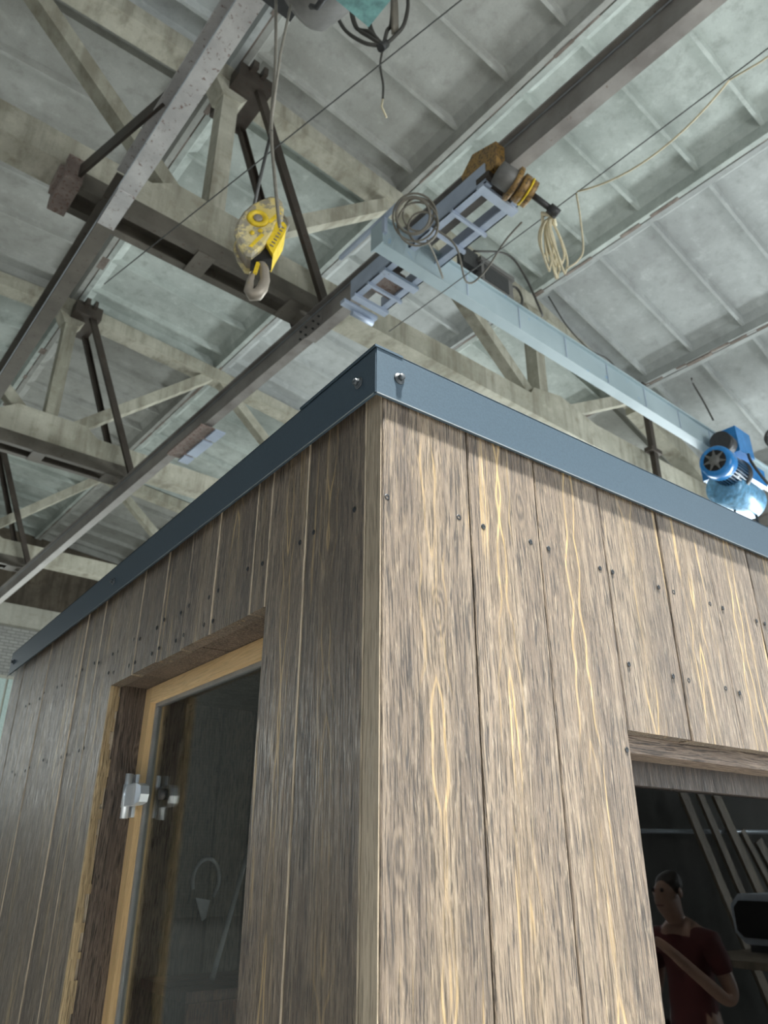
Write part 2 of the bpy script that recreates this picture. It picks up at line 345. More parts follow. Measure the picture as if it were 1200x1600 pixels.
for i in range(1, 8):
    mb = MB(); v = -6.15
    while v < 23.8:                                # rough mortar filling each long joint
        l = random.uniform(.12, .6); w = random.uniform(.012, .03)*{7: 3.2, 6: 1.7, 4: 2.2}.get(i, 1); z = random.uniform(-.012, .03)
        mb.box((UN[i]-w, v, ZN[i]+z), (UN[i]+w, v+l, ZN[i]+.24)); v += l
    o = hp(mb, 'joint_mortar', 'joint', ceil); o['kind'] = 'stuff'
mb = MB()
mb.prism([(u, -6.2, z+.33) for u, z in zip(UN, ZN)] + [(u, -6.2, z+.5) for u, z in zip(UN[::-1], ZN[::-1])], (0, 30.2, 0))
mb.prism([(UN[0]-3, -10, 8.9), (UN[0], -10, 9.2), (UN[0], -10, 9.4), (UN[0]-3, -10, 9.1)], (0, 34, 0)); mb.prism([(UN[8], -10, 9.2), (UN[8]+3, -10, 8.9), (UN[8]+3, -10, 9.1), (UN[8], -10, 9.4)], (0, 34, 0))
mb.prism([(u, -10.2, z+.33) for u, z in zip(UN, ZN)] + [(u, -10.2, z+.5) for u, z in zip(UN[::-1], ZN[::-1])], (0, 4, 0))
hp(mb, 'roof_deck', 'wallback', ceil)
# far gable wall: brick, a pale ring beam, soot-brown gable panels
hone(MB().box((-13, 23.85, 0), (17, 24.2, 8.05)), 'wall_far', 'brick', (2, 24, 0), 'grey brick end wall far behind the cabin', kind='structure')
hone(MB().box((-13, 23.6, 8.05), (17, 24.2, 8.7)), 'trim_1', 'lintel', (2, 23.9, 8.05), 'pale concrete ring beam on the end wall', kind='structure')
hone(MB().prism([(-10.08, 23.9, 8.7), (14.32, 23.9, 8.7), (14.32, 23.9, 9.2)] + [(u, 23.9, z+.4) for u, z in zip(UN[::-1], ZN[::-1])], (0, .3, 0)), 'wall_gable', 'brown_panel', (2, 24, 8.7), 'soot brown gable panel above the ring beam', kind='structure')
mb = MB().box((4.6, 23.72, 4.6), (7.6, 23.86, 6.55))
wn = hone(mb, 'window_1', 'lintel', (6, 23.8, 4.6), 'pale green glazed window low in the end wall', kind='structure')
M['winglass'] = m_plain('bright_window_glass', (.5, .62, .58), .2)
for k in range(6): hp(MB().box((4.68+.48*k, 23.69, 4.7), (5.10+.48*k, 23.73, 6.45)), 'pane', 'winglass', wn)
# side walls and rear wall with openings for the daylight
hone(MB().box((16.9, -10, 0), (17.2, 24, 3)).box((16.9, -10, 6), (17.2, 24, 9.2)), 'wall_right', 'wallback', (17, 7, 0), 'plain side wall below and above a window strip', kind='structure')
hone(MB().box((-13.2, -10, 0), (-12.9, 24, 2.4)).box((-13.2, -10, 6), (-12.9, 24, 9.2)), 'wall_left', 'walldark', (-13, 7, 0), 'plain side wall opposite with a window strip', kind='structure')
hone(MB().box((-13, -10.2, 0), (2.4, -9.9, 2.4)).box((-13, -10.2, 6), (17, -9.9, 11.6)).box((-.8, -10.2, 2.4), (2.4, -9.9, 6)).box((11.6, -10.2, 0), (17, -9.9, 6)), 'wall_back', 'wallback', (2, -10, 0), 'rear wall with a wide open gate', kind='structure')
wp = hone(MB().box((6.3, -4.75, 0), (11.4, -4.55, 3.1)), 'wall_partition', 'walldark', (8.8, -4.65, 0), 'dim plaster partition with planks leaning on it', kind='structure')

# ---- trusses
def zroof(u):
    for i in range(8):
        if UN[i] <= u <= UN[i+1]: return ZN[i]+(ZN[i+1]-ZN[i])*(u-UN[i])/(UN[i+1]-UN[i])
    return 8.9
TL = ['concrete roof truss nearest the cabin, carrying the yellow hook side of the rails', 'concrete roof truss second from the cabin, behind the trim at left', 'dim concrete roof truss third from the cabin, before the brown gable']
for ti, v in enumerate(TV):
    t = hthing('roof_truss', (2.12, v, 8.07), TL[ti], 'truss', 'concrete roof trusses')
    f = v-.2
    # lower chord, thickened round its nodes
    prof = [(-10.08, 8.07), (14.32, 8.07), (14.32, 8.62), (9.6, 8.55), (9.0, 8.66), (8.62, 8.74), (7.9, 8.6), (7.82, 8.46), (2.95, 8.44), (2.7, 8.62), (1.55, 8.62), (1.3, 8.44), (-3.6, 8.44), (-3.75, 8.6), (-4.4, 8.74), (-4.9, 8.66), (-5.4, 8.55), (-10.08, 8.62)]
    hp(MB().prism([(u, f, z) for u, z in prof], (0, .4, 0)), 'lower_chord', 'truss', t)
    for i in range(8):
        a, b = (UN[i], ZN[i]), (UN[i+1], ZN[i+1]); dp = .27
        pts = [(a[0], f+.04, a[1]-dp), (b[0], f+.04, b[1]-dp), (b[0], f+.04, b[1]-.01), (a[0], f+.04, a[1]-.01)]
        if i in (0, 7): 
            e = 0 if i == 0 else 1
            pts = [(UN[0], f+.04, 8.4), (UN[1], f+.04, ZN[1]-.42), (UN[1], f+.04, ZN[1]-.01), (UN[0], f+.04, 8.89)] if i == 0 else [(UN[7], f+.04, ZN[7]-.42), (UN[8], f+.04, 8.4), (UN[8], f+.04, 8.89), (UN[7], f+.04, ZN[7]-.01)]
        hp(MB().prism(pts, (0, .32, 0)), 'upper_chord', 'truss', t)
    for u in (2.12, 8.28, -4.03):
        hp(MB().box((u-.11, v-.12, 8.5), (u+.11, v+.12, zroof(u)-.2)).prism([(u-.3, f+.05, zroof(u)-.28), (u+.3, f+.05, zroof(u)-.28), (u+.14, f+.05, zroof(u)-.55), (u-.14, f+.05, zroof(u)-.55)], (0, .3, 0)), 'post', 'truss', t)
    for (u0, z0, u1) in ((2.35, 8.4, 5.05), (1.85, 8.4, -.8), (8.05, 8.5, 5.25), (8.7, 8.5, 11.2), (-3.8, 8.5, -1.0), (-4.4, 8.5, -6.95)):
        hp(MB().beam((u0, v, z0), (u1, v, zroof(u1)-.16), .2, .2, (0, 1, 0)), 'diagonal', 'truss', t)

# ---- crane rails
rl1 = hthing('crane_rail_beam', (3.58, 2, 7.44), 'brown grey steel beam carrying the pale blue crane bridge', 'crane rail', 'steel crane rails')
hp(MB().ibeam((3.58, -6, 7.64), (3.58, 5.75, 7.64), .145, .40, .018, .012), 'beam', 'rail', rl1)
hp(MB().ibeam((3.58, 5.76, 7.655), (3.58, 23.6, 7.655), .135, .37, .016, .012), 'beam', 'rail', rl1)
hp(MB().box((3.57, 5.5, 7.5), (3.6, 6.02, 7.78)), 'splice_plate', 'rail', rl1)
mb = MB()
for y in (5.56, 5.68, 5.84, 5.96): mb.cyl((3.545, y, 7.70), (3.575, y, 7.70), .014, 6).cyl((3.545, y, 7.58), (3.575, y, 7.58), .014, 6)
hp(mb, 'bolts', 'darkgrey', rl1)
hp(MB().box((3.556, -6, 7.795), (3.566, 23.6, 7.806)), 'highlight_bar', 'edge_highlight', rl1)  # added pale bar, paints the light caught at the web fillet
rl2 = hthing('crane_rail_beam', (.885, 2, 7.44), 'pale grey flaking steel beam above the yellow hook', 'crane rail', 'steel crane rails')
hp(MB().ibeam((.885, -6, 7.66), (.885, 5.2, 7.66), .18, .44, .02, .014), 'beam', 'rail2', rl2)
hp(MB().ibeam((.885, 5.21, 7.645), (.885, 23.6, 7.645), .165, .41, .018, .014), 'beam', 'channel', rl2)
hp(MB().box((.80, 5.0, 7.425), (.97, 5.55, 7.44)), 'splice_plate', 'rail2', rl2)
hp(MB().box((.786, -6, 7.44), (.795, 23.6, 7.452)), 'highlight_bar', 'edge_highlight', rl2)  # added pale bar, paints the lit lip of the lower flange
rl3 = hthing('crane_rail_beam', (13.95, 2, 7.44), 'dark steel beam at far right, mostly hidden behind the roof edge', 'crane rail', 'steel crane rails')
hp(MB().ibeam((13.95, -6, 7.64), (13.95, 23.6, 7.64), .145, .40, .018, .012), 'beam', 'rail', rl3)

# ---- steel hangers and carrying channels under each truss
HL = ['dark steel hanger frame of paired channels behind the yellow hook', 'dark steel hanger frame on the second truss, left of the trim', 'dark steel hanger frame on the third truss, at the left edge']
for ti, v in enumerate(TV):
    t = hthing('rail_hanger', (2.1, v, 7.84), HL[ti], 'hanger', 'steel rail hangers')
    n0, n1 = v-.16, v+.16
    hp(MB().chan((.52, n0, 7.955), (3.72, n0, 7.955), .10, .23, .012, 1), 'channel', 'channel', t)
    hp(MB().chan((.52, n1, 7.955), (3.72, n1, 7.955), .10, .23, .012, -1), 'channel', 'channel', t)
    for u in (2.05, 3.3): hp(MB().box((u-.11, v-.2, 7.828), (u+.11, v+.2, 7.84)), 'batten_plate', 'channel', t)
    hp(MB().box((.40, v-.3, 7.80), (.58, v+.25, 8.12)).box((.36, v-.18, 7.9), (.42, v+.14, 8.05)), 'end_bracket', 'rusty', t)
    hp(MB().chan((2.3, v-.34, 11.05), (3.62, v-.34, 7.86), .07, .115, .012, 1, (1, 0, 0)), 'hanger_channel', 'dark_steel', t)
    hp(MB().chan((2.42, v+.30, 11.0), (3.62, v+.30, 7.86), .07, .115, .012, -1, (1, 0, 0)), 'hanger_channel', 'dark_steel', t)
    hp(MB().box((2.06, v-.42, 10.78), (2.55, v+.40, 11.03)), 'saddle', 'dark_steel', t)
    hp(MB().box((2.2, v-.52, 10.95), (2.28, v-.30, 11.08)).box((2.36, v-.52, 10.95), (2.42, v-.30, 11.08)), 'saddle_clip', 'dark_steel', t)
hp(MB().beam((.50, 5.72, 7.97), (.84, 4.2, 7.93), .03, .17), 'brace_plate', 'dark_steel', bpy.data.objects['rail_hanger'])
mb = MB().chan((11.1, 5.48, 10.0), (11.1, 5.48, 7.8), .10, .12, .012, 1, (1, 0, 0))
hr = hthing('rail_hanger', (11.1, 5.48, 7.8), 'dark vertical steel hanger left of the blue hoist', 'hanger', 'steel rail hangers')
hp(mb, 'hanger_channel', 'dark_steel', hr); hp(MB().box((10.93, 5.4, 8.45), (11.27, 5.56, 8.53)), 'clamp', 'dark_steel', hr)
hr = hthing('rail_hanger', (14.0, 5.4, 7.6), 'dark vertical steel strut under the blue hoist', 'hanger', 'steel rail hangers')
hp(MB().chan((13.95, 5.60, 8.9), (13.95, 5.60, 7.84), .2, .2, .02, 1, (1, 0, 0)), 'hanger_channel', 'dark_steel', hr)

# ---- bridge crane
cr = hthing('bridge_crane', (7, 3.7, 7.1), 'pale blue overhead crane bridge crossing above the cabin', 'crane')
gb = MB().box((3.0, 3.635, 7.10), (14.2, 3.775, 7.41))
hp(gb, 'girder', 'cyan', cr)
hp(MB().box((3.0, 3.60, 7.41), (14.2, 3.81, 7.435)), 'top_flange', 'cyan', cr)
hp(MB().box((2.985, 3.61, 7.09), (3.0, 3.80, 7.44)), 'end_plate', 'cyan', cr)
for k in range(3): hp(MB().prism([(3.12+.16*k, 3.635, 7.12), (3.12+.16*k, 3.635, 7.42), (3.2+.16*k, 3.60, 7.42)], (.012, 0, 0)), 'stiffener', 'cyan', cr)
for k in range(8): hp(MB().box((4.2+.86*k, 3.626, 7.11), (4.212+.86*k, 3.64, 7.42)), 'weld_seam', 'lav', cr)
tr = hp(MB().box((3.35, 2.55, 7.26), (3.44, 4.62, 7.285)).box((3.35, 2.55, 7.26), (3.365, 4.62, 7.5)), 'end_truck', 'lav', cr)
hp(MB().box((3.72, 2.55, 7.26), (3.81, 4.62, 7.285)).box((3.795, 2.55, 7.26), (3.81, 4.62, 7.5)), 'end_truck', 'lav', cr)
for v, w in ((2.62, .09), (3.0, .03), (3.3, .03), (4.05, .09), (4.3, .03), (4.56, .08)):
    o = MB().box((3.34, v-w/2, 7.22), (3.83, v+w/2, 7.262)).obj('cross_plate', 'lav', tr, cr['_o'], (0, 0, 0))
for v in (2.75, 2.95, 4.2, 4.45):
    for s in (-1, 1): MB().cyl((3.58+s*.03, v, 7.53), (3.58+s*.075, v, 7.53), .07, 14).obj('wheel', 'darkgrey', tr, cr['_o'], (0, 0, 0))
hp(MB().box((3.44, 4.1, 7.29), (3.72, 4.4, 7.42)), 'buffer_box', 'rusty', cr)
hp(MB().box((3.3, 4.66, 7.2), (3.78, 4.74, 7.25)).cyl((3.45, 4.72, 7.16), (3.75, 4.72, 7.16), .035, 10), 'buffer', 'lav', cr)
hp(MB().box((2.98, 3.35, 7.4), (3.02, 4.35, 7.44)).box((2.98, 3.58, 7.2), (3.02, 3.62, 7.42)), 'bumper_bar', 'lav', cr)
# switch box and its conduit on top of the bridge
bx = hthing('switch_box', (4.7, 3.68, 7.45), 'dark grey electrical box with conduits on the crane bridge', 'electrical box')
hp(MB().box((4.45, 3.62, 7.46), (4.98, 3.9, 7.78)).box((4.43, 3.6, 7.74), (5.0, 3.92, 7.80)), 'case', 'grey', bx)
hp(MB().box((4.5, 3.612, 7.5), (4.9, 3.624, 7.72)), 'cover_plate', 'darkgrey', bx)
hp(MB().box((4.2, 3.66, 7.62), (4.45, 3.76, 7.86)), 'fuse_housing', 'darkgrey', bx)
hp(MB().cable([(4.95, 3.68, 7.7), (5.1, 3.66, 7.74), (5.16, 3.64, 7.62), (5.12, 3.63, 7.48), (5.0, 3.63, 7.45)], .016, 6), 'conduit', 'cable', bx)
hp(MB().cable([(4.4, 3.68, 7.9), (4.9, 3.6, 8.1), (5.2, 3.6, 7.95), (5.45, 3.6, 7.55), (5.75, 3.8, 7.75)], .014, 6), 'conduit', 'cable', bx)
# ochre drive on the rail
dr = hthing('drive_trolley', (3.5, 2.45, 7.2), 'oily ochre and yellow drive motor on the steel beam beside the bridge', 'drive motor')
hp(MB().prism([(3.36, 2.42, 7.36), (3.36, 2.82, 7.36), (3.36, 2.86, 7.6), (3.36, 2.7, 7.76), (3.36, 2.4, 7.66)], (.12, 0, 0)), 'gearbox', 'ochre', dr)
hp(MB().box((3.34, 2.5, 7.3), (3.8, 2.66, 7.36)), 'bracket', 'dark_steel', dr)
hp(MB().lathe([(0, .06), (.01, .11), (.2, .115), (.21, .09), (.26, .09)], (3.36, 2.42, 7.28), (.9, -.25, -.35), 18), 'motor', 'grey', dr)
hp(MB().lathe([(.24, .10), (.25, .135), (.31, .135), (.32, .10), (.34, .13), (.39, .13), (.40, .07)], (3.36, 2.42, 7.28), (.9, -.25, -.35), 18), 'cooling_rings', 'ochre', dr)
hp(MB().lathe([(.322, .095), (.325, .137), (.338, .137), (.341, .095)], (3.36, 2.42, 7.28), (.9, -.25, -.35), 18), 'yellow_ring', 'yellow2', dr)
hp(MB().lathe([(.18, .12), (.19, .165), (.23, .165), (.24, .12)], (3.36, 2.44, 7.3), (.9, -.25, -.35), 10), 'housing', 'ochre', dr)
hp(MB().cyl((3.66, 2.3, 7.12), (3.86, 2.22, 6.98), .03, 8).cyl((3.84, 2.23, 7.0), (3.92, 2.2, 6.94), .05, 8), 'shaft', 'darkgrey', dr)
# pale blue carriage farther along the same beam
ca = hthing('rail_carriage', (3.72, 9, 7.42), 'small pale blue carriage clamped under the beam at left of the trim', 'carriage')
hp(MB().box((3.66, 8.75, 7.37), (3.83, 9.3, 7.40)), 'side_plate', 'lav', ca); hp(MB().box((3.66, 8.35, 7.37), (3.83, 8.68, 7.40)), 'side_plate', 'lav', ca)
hp(MB().box((3.66, 9.38, 7.37), (3.83, 9.6, 7.40)), 'side_plate', 'lav', ca); hp(MB().box((3.44, 8.4, 7.40), (3.80, 9.55, 7.435)), 'frame', 'rusty', ca)

# ---- blue electric hoist under the bridge
ho = hthing('electric_hoist', (9.8, 3.6, 6.7), 'bright blue electric hoist hanging from the crane bridge at right', 'hoist')
ax = Vector((.93, .1, .06)).normalized(); p0 = Vector((8.72, 3.35, 6.55))
hp(MB().lathe([(0, .15), (.0, .20), (.03, .225), (.22, .23), (.24, .19)], p0, ax, 28), 'fan_cover', 'blue', ho)
mb = MB()
d = ax.orthogonal().normalized(); e = ax.cross(d)
for k in range(7):
    a = k*2*math.pi/7; q = p0-ax*.012
    r0 = d*math.cos(a)+e*math.sin(a); r1 = d*math.cos(a+.38)+e*math.sin(a+.38); r2 = d*math.cos(a-.38)+e*math.sin(a-.38)
    mb.prism([q+r1*.065, q+r0*.15+r1*.01, q+r0*.15+r2*.01, q+r2*.065], -ax*.008)
mb.lathe([(-.024, .07), (-.012, .075)], p0, ax, 18)
hp(mb, 'fan_grille', 'grey', ho)
hp(MB().lathe([(-.006, .15), (.002, .155)], p0, ax, 24), 'fan_opening', 'black', ho)
mb = MB().lathe([(.24, .185), (.70, .185)], p0, ax, 28)
for k in range(30):
    a = k*2*math.pi/30; r = d*math.cos(a)+e*math.sin(a)
    mb.beam(p0+ax*.24+r*.197, p0+ax*.68+r*.197, .014, .04, r)
hp(mb, 'motor_fins', 'bluefin', ho)
hp(MB().lathe([(.68, .17), (.69, .24), (.77, .24), (.78, .12)], p0, ax, 28), 'flange', 'darkgrey', ho)
hp(MB().lathe([(0, .12), (.0, .23), (.06, .27), (.85, .27), (.92, .23), (.92, .1)], (9.25, 3.55, 6.42), (1, .05, 0), 30), 'drum_housing', 'blue_hi', ho)
hp(MB().box((9.55, 3.42, 6.74), (10.5, 3.95, 7.02)).box((9.62, 3.36, 7.0), (9.72, 3.5, 7.35)), 'frame', 'blue', ho)
hp(MB().box((9.50, 3.30, 6.98), (9.95, 3.56, 7.4)), 'gearbox', 'blue', ho)
hp(MB().cyl((9.14, 3.40, 7.04), (9.42, 3.44, 7.08), .15, 18), 'trolley_wheel', 'darkgrey', ho)
hp(MB().tube([(10.05, 3.5, 6.3), (10.07, 3.5, 4.8)], .02, 6).tube([(9.6, 3.6, 6.2), (9.6, 3.6, 4.6)], .016, 6), 'wire_rope', 'cable', ho)
hp(MB().cable([(9.75, 3.3, 7.0), (9.55, 3.2, 6.75), (9.75, 3.15, 6.5), (10.1, 3.15, 6.45), (10.45, 3.2, 6.7), (10.7, 3.3, 7.1)], .02, 6), 'feed_cable', 'cable', ho)
# ---- cable coils and cords
def coil(cx, cy, cz, r, n, turns, jit, thick, mat, name, label, cat, nrm=(0, 1, 0), flat=1.0, seg=26, tail=None):
    mb = MB(); nv = Vector(nrm).normalized(); a = nv.orthogonal().normalized(); a = (Vector((1, 0, 0)) - nv*nv.x).normalized(); b = nv.cross(a)
    for k in range(turns):
        rr = r*random.uniform(1-jit, 1+jit*.3); off = a*random.uniform(-jit, jit)*r*.7+b*random.uniform(-jit, jit)*r*.5+nv*random.uniform(-.05, .05)
        tl = random.uniform(-.2, .2)
        mb.tube([Vector((cx, cy, cz))+off+a*rr*math.cos(t)*flat+b*rr*math.sin(t)+nv*tl*rr*math.cos(t) for t in [2*math.pi*i/seg for i in range(seg)]], thick, 5, True)
    for tpts in (tail or []): mb.cable(tpts, thick, 5)
    return hone(mb, name, mat, (cx, cy, cz-r), label, cat)
random.seed(11)
coil(3.12, 3.22, 7.16, .24, 0, 6, .42, .011, 'cable2', 'cable_coil', 'brown cable coil hung on the left end of the crane bridge', 'cable coil', (.55, .7, .75), tail=[[(3.3, 3.2, 7.16), (3.6, 3.2, 7.1), (4.0, 3.45, 7.05), (4.1, 3.3, 7.12), (4.0, 2.9, 7.2), (3.9, 2.6, 7.15)], [(3.25, 3.25, 7.0), (3.5, 3.4, 7.05), (3.8, 3.6, 7.09)]])
random.seed(5)
mb = MB()
for k in range(9):                                 # cream cord: long hanging loops tied at the top
    w = random.uniform(.06, .2); l = random.uniform(.5, .72); ph = random.uniform(-.1, .12); y0 = 2.3+random.uniform(-.04, .04)
    mb.tube([(3.92+ph*min(1, t*1.4)+s*w*math.sin(math.pi*min(t, 1))**.8*.6*(1 if k % 2 else .8), y0, 6.98-l*t) for s, t in [(-1, i/9) for i in range(10)]] + [(3.92+ph*min(1, t*1.4)+w*math.sin(math.pi*min(t, 1))**.8*.6, y0+.02, 6.98-l*t) for t in [i/9 for i in range(8, -1, -1)]], .011, 5)
cc = hone(mb, 'cord_coil', 'cream', (3.92, 2.3, 6.3), 'cream cord tied in long hanging loops beside the ochre drive', 'cord')
hp(MB().tube([(3.82, 2.3, 6.97), (3.9, 2.24, 6.95), (4.02, 2.3, 6.97), (3.9, 2.36, 6.96)], .022, 6, True), 'tie', 'cream', cc)
hp(MB().beam((3.9, 2.34, 6.93), (3.9, 2.34, 7.2), .03, .05), 'tie_stake', 'grey', cc)
def sag(p, q, s, n=14): return [Vector(p).lerp(Vector(q), i/n)-Vector((0, 0, s*4*(i/n)*(1-i/n))) for i in range(n+1)]
wr = hone(MB().tube(sag((3.9, -1.5, 7.02), (3.9, 4.6, 7.05), .03, 20), .006, 5), 'guide_wire', 'wire', (3.9, 1.5, 7.0), 'thin taut wire running beside the steel beam at upper right', 'wire')
hone(MB().tube(sag((.95, 5.4, 6.6), (2.4, -1.2, 7.0), .0), .006, 5), 'guide_wire', 'wire', (1.6, 2, 6.6), 'thin slanting wire crossing in front of the left hanger', 'wire')
mb = MB().tube(sag((3.9, .53, 6.98), (3.9, 1.95, 7.01), .20), .009, 5).cable([(3.9, 1.97, 7.0), (3.89, 1.96, 6.7), (3.9, 1.98, 6.35), (3.86, 2.02, 6.22), (3.8, 2.1, 6.15)], .009, 5).tube([(3.9, .53, 6.98), (3.9, .3, 6.93), (3.95, -.3, 6.95)], .008, 5)
hone(mb, 'hanging_cord', 'cream', (3.9, 1.2, 6.8), 'cream cord sagging below the thin wire at upper right', 'cord')
coil(9.92, 2.92, 7.14, .20, 0, 4, .3, .012, 'cable', 'cable_coil', 'dark cable coil hung beside the blue hoist at the right edge', 'cable coil', (.75, .5, .3))
hone(MB().cable([(9.3, 3.5, 7.5), (9.1, 3.5, 7.75), (8.9, 3.5, 7.95), (8.75, 3.45, 7.98)], .014, 5), 'loose_cable', 'cable', (9.1, 3.5, 7.45), 'dark loose cable end curling up from the bridge by the blue hoist', 'cable')
hone(MB().cable([(8.3, 5.45, 10.6), (8.7, 5.4, 10.1), (9.3, 5.4, 9.9), (9.9, 5.4, 9.95), (10.4, 5.4, 9.6), (10.6, 5.45, 9.2)], .013, 5), 'loose_cable', 'cable', (9.3, 5.4, 9.6), 'thin loose cable drooping in front of the truss right of the bridge', 'cable')
# black cable bundle at the top
random.seed(9)
mb = MB(); bz = 8.0
for k in range(7):
    w = random.uniform(.02, .2)*random.choice((-1, 1)) if k else -.27; z1 = random.uniform(7.78, 7.95)
    c0 = Vector((2.0, 2.42, 7.74)); top = 8.75
    mb.cable([c0, c0+Vector((w*.5, -w*.35, z1-7.74 if k else .02)), c0+Vector((w*.9, -w*.9, .28)), c0+Vector((w*1.0, -w*1.1, .62)), c0+Vector((w*.5, -w*.5, .95)), Vector((2.0, 2.42, top+.2))], .017, 6)
cb = hone(mb, 'cable_bundle', 'cable', (2.0, 2.42, 7.7), 'bundle of black cable looped and tied below the roof', 'cable bundle')
mb = MB()
for k in range(4): mb.tube([(2.06+.03*math.cos(t)*1.6+.01*k, 2.36+.05*math.cos(t), 8.12+.19*math.sin(t)+.02*k) for t in [2*math.pi*i/20 for i in range(20)]], .022, 6, True)
hp(mb, 'thick_loops', 'cable2', cb)
hp(MB().cable([(2.0, 2.42, 7.74), (1.985, 2.44, 7.5), (2.0, 2.42, 7.25), (1.99, 2.41, 7.05)], .010, 5), 'tail', 'cable', cb)
hp(MB().tube([(1.99, 2.41, 7.05), (1.985, 2.42, 6.97), (2.01, 2.39, 6.84)], .009, 5), 'bare_end', 'cream', cb)
hp(MB().cyl((1.97, 2.42, 7.68), (2.03, 2.42, 7.80), .035, 8), 'tie', 'darkgrey', cb)

# ---- wire-rope hoist on the left rail and its hook block
rh = hthing('rope_hoist', (.885, 2.2, 7.0), 'dark rope hoist on the pale grey beam at the top edge', 'hoist')
hp(MB().lathe([(0, .12), (0, .27), (.04, .30), (.7, .30), (.74, .25)], (1.02, 2.2, 7.12), (.25, -1, 0), 26), 'drum_housing', 'grey', rh)
hp(MB().box((.8, 1.9, 7.28), (1.15, 2.5, 7.42)), 'trolley', 'darkgrey', rh)
M['teal'] = m_plain('teal_worn_paint', (.16, .33, .32), .5, .1, .45, 12)
hp(MB().box((1.02, 1.38, 6.42), (1.3, 1.72, 6.9)), 'control_box', 'teal', rh)
hp(MB().tube([(1.0, 1.72, 6.5), (.98, 1.85, 6.45), (.98, 1.92, 6.55)], .02, 6), 'lug', 'darkgrey', rh)
hk = hthing('hook_block', (.885, 2.15, 4.2), 'worn yellow crane hook block hanging above the cabin', 'crane hook')
HN = Vector((.45593, .89002, 0)); HA = Vector((.89002, -.45593, 0)); HC = Vector((.885, 2.15, 0))   # the block hangs with its cheeks across this direction
def hkp(pts, d): return [HC+HA*a+Vector((0, 0, z))+HN*d for a, z in pts]
CH = [(.044, 4.929), (.082, 4.933), (.110, 4.904), (.124, 4.844), (.123, 4.763), (.086, 4.738), (.070, 4.662), (.043, 4.578), (.014, 4.518), (-.030, 4.461), (-.058, 4.465), (-.105, 4.536), (-.134, 4.616), (-.126, 4.690), (-.096, 4.775), (-.059, 4.835), (-.008, 4.887)][::-1]
def inset(P, k):
    ca = sum(p[0] for p in P)/len(P); cz = sum(p[1] for p in P)/len(P); return [(ca+(p[0]-ca)*k, cz+(p[1]-cz)*k) for p in P]
def shell(P, d0, d1, k):                              # cheek with a rounded rim
    mb = MB(); n = len(P); r = [hkp(P, d1), hkp(P, d0+.012*(1 if d1 > d0 else -1)), hkp(inset(P, k), d0)]
    mb.add(r[0]+r[1]+r[2], [(a*n+i, a*n+(i+1) % n, (a+1)*n+(i+1) % n, (a+1)*n+i) for a in range(2) for i in range(n)] + [tuple(range(2*n, 3*n)), tuple(range(n-1, -1, -1))]); return mb
hp(shell(CH, -.07, -.035, .88), 'side_cheek', 'yellow', hk); hp(shell(CH, .09, .06, .88), 'side_cheek', 'yellow', hk)
hp(MB().prism(hkp(inset(CH, .9), -.035), HN*.095), 'sheave', 'hookgrey', hk)
PLT = [(.127, 4.753), (.146, 4.729), (.140, 4.677), (.105, 4.570), (.085, 4.501), (.048, 4.569), (.043, 4.584), (.070, 4.662), (.086, 4.738)][::-1]
hp(MB().prism(hkp(PLT, -.06), HN*.14), 'warning_plate', 'yellow2', hk)
mb = MB()
for k in range(7): mb.prism(hkp([(.062+.009*k, 4.565+.024*k), (.083+.008*k, 4.555+.024*k), (.085+.008*k, 4.562+.024*k), (.064+.009*k, 4.572+.024*k)], -.064), HN*.005)
hp(mb, 'hatch_marks', 'hookgrey', hk)
bc = HC+HA*(-.014)+Vector((0, 0, 4.732))-HN*.07
hp(MB().lathe([(0, .062), (.012, .055), (.014, .036), (.004, .034)], bc, -HN, 24), 'axle_cap', 'yellow2', hk)
hp(MB().lathe([(0, .028), (.012, .024), (.014, .012)], bc, -HN, 12), 'axle_nut', 'hookgrey', hk)
mb = MB()
for a, z in ((-.038, 4.621), (.005, 4.647)): mb.lathe([(0, .014), (.008, .012)], HC+HA*a+Vector((0, 0, z))-HN*.07, -HN, 10)
hp(mb, 'rivets', 'yellow2', hk)
mb = MB().prism(hkp([(.037, 4.721), (.058, 4.715), (.112, 4.800), (.094, 4.814)], -.0715), HN*.004).prism(hkp([(-.050, 4.522), (-.030, 4.520), (.030, 4.622), (.012, 4.632)], -.0715), HN*.004)
hp(mb, 'paint_bars', 'yellow2', hk)
hp(MB().prism(hkp([(-.03, 4.47), (.085, 4.50), (.06, 4.57), (-.02, 4.53)], -.03), HN*.09), 'crosshead', 'black', hk)
hm = [(.020, 4.53), (.018, 4.495), (.046, 4.455), (.056, 4.38), (.044, 4.315), (.022, 4.273), (-.006, 4.264), (-.026, 4.292), (-.023, 4.361), (-.011, 4.42)]
hp(MB().tube(hkp(hm, .01), [.026, .028, .026, .027, .032, .036, .034, .027, .020, .012], 10), 'hook', 'hookgrey', hk)
hp(MB().prism(hkp([(.004, 4.505), (.028, 4.50), (.008, 4.405), (-.012, 4.40)], -.012), HN*.02), 'latch', 'yellow2', hk)
hp(MB().tube(hkp([(.115, 4.87), (.148, 4.835), (.158, 4.80), (.146, 4.75), (.125, 4.74)], .0), .008, 6), 'rope_loop', 'rope', hk)
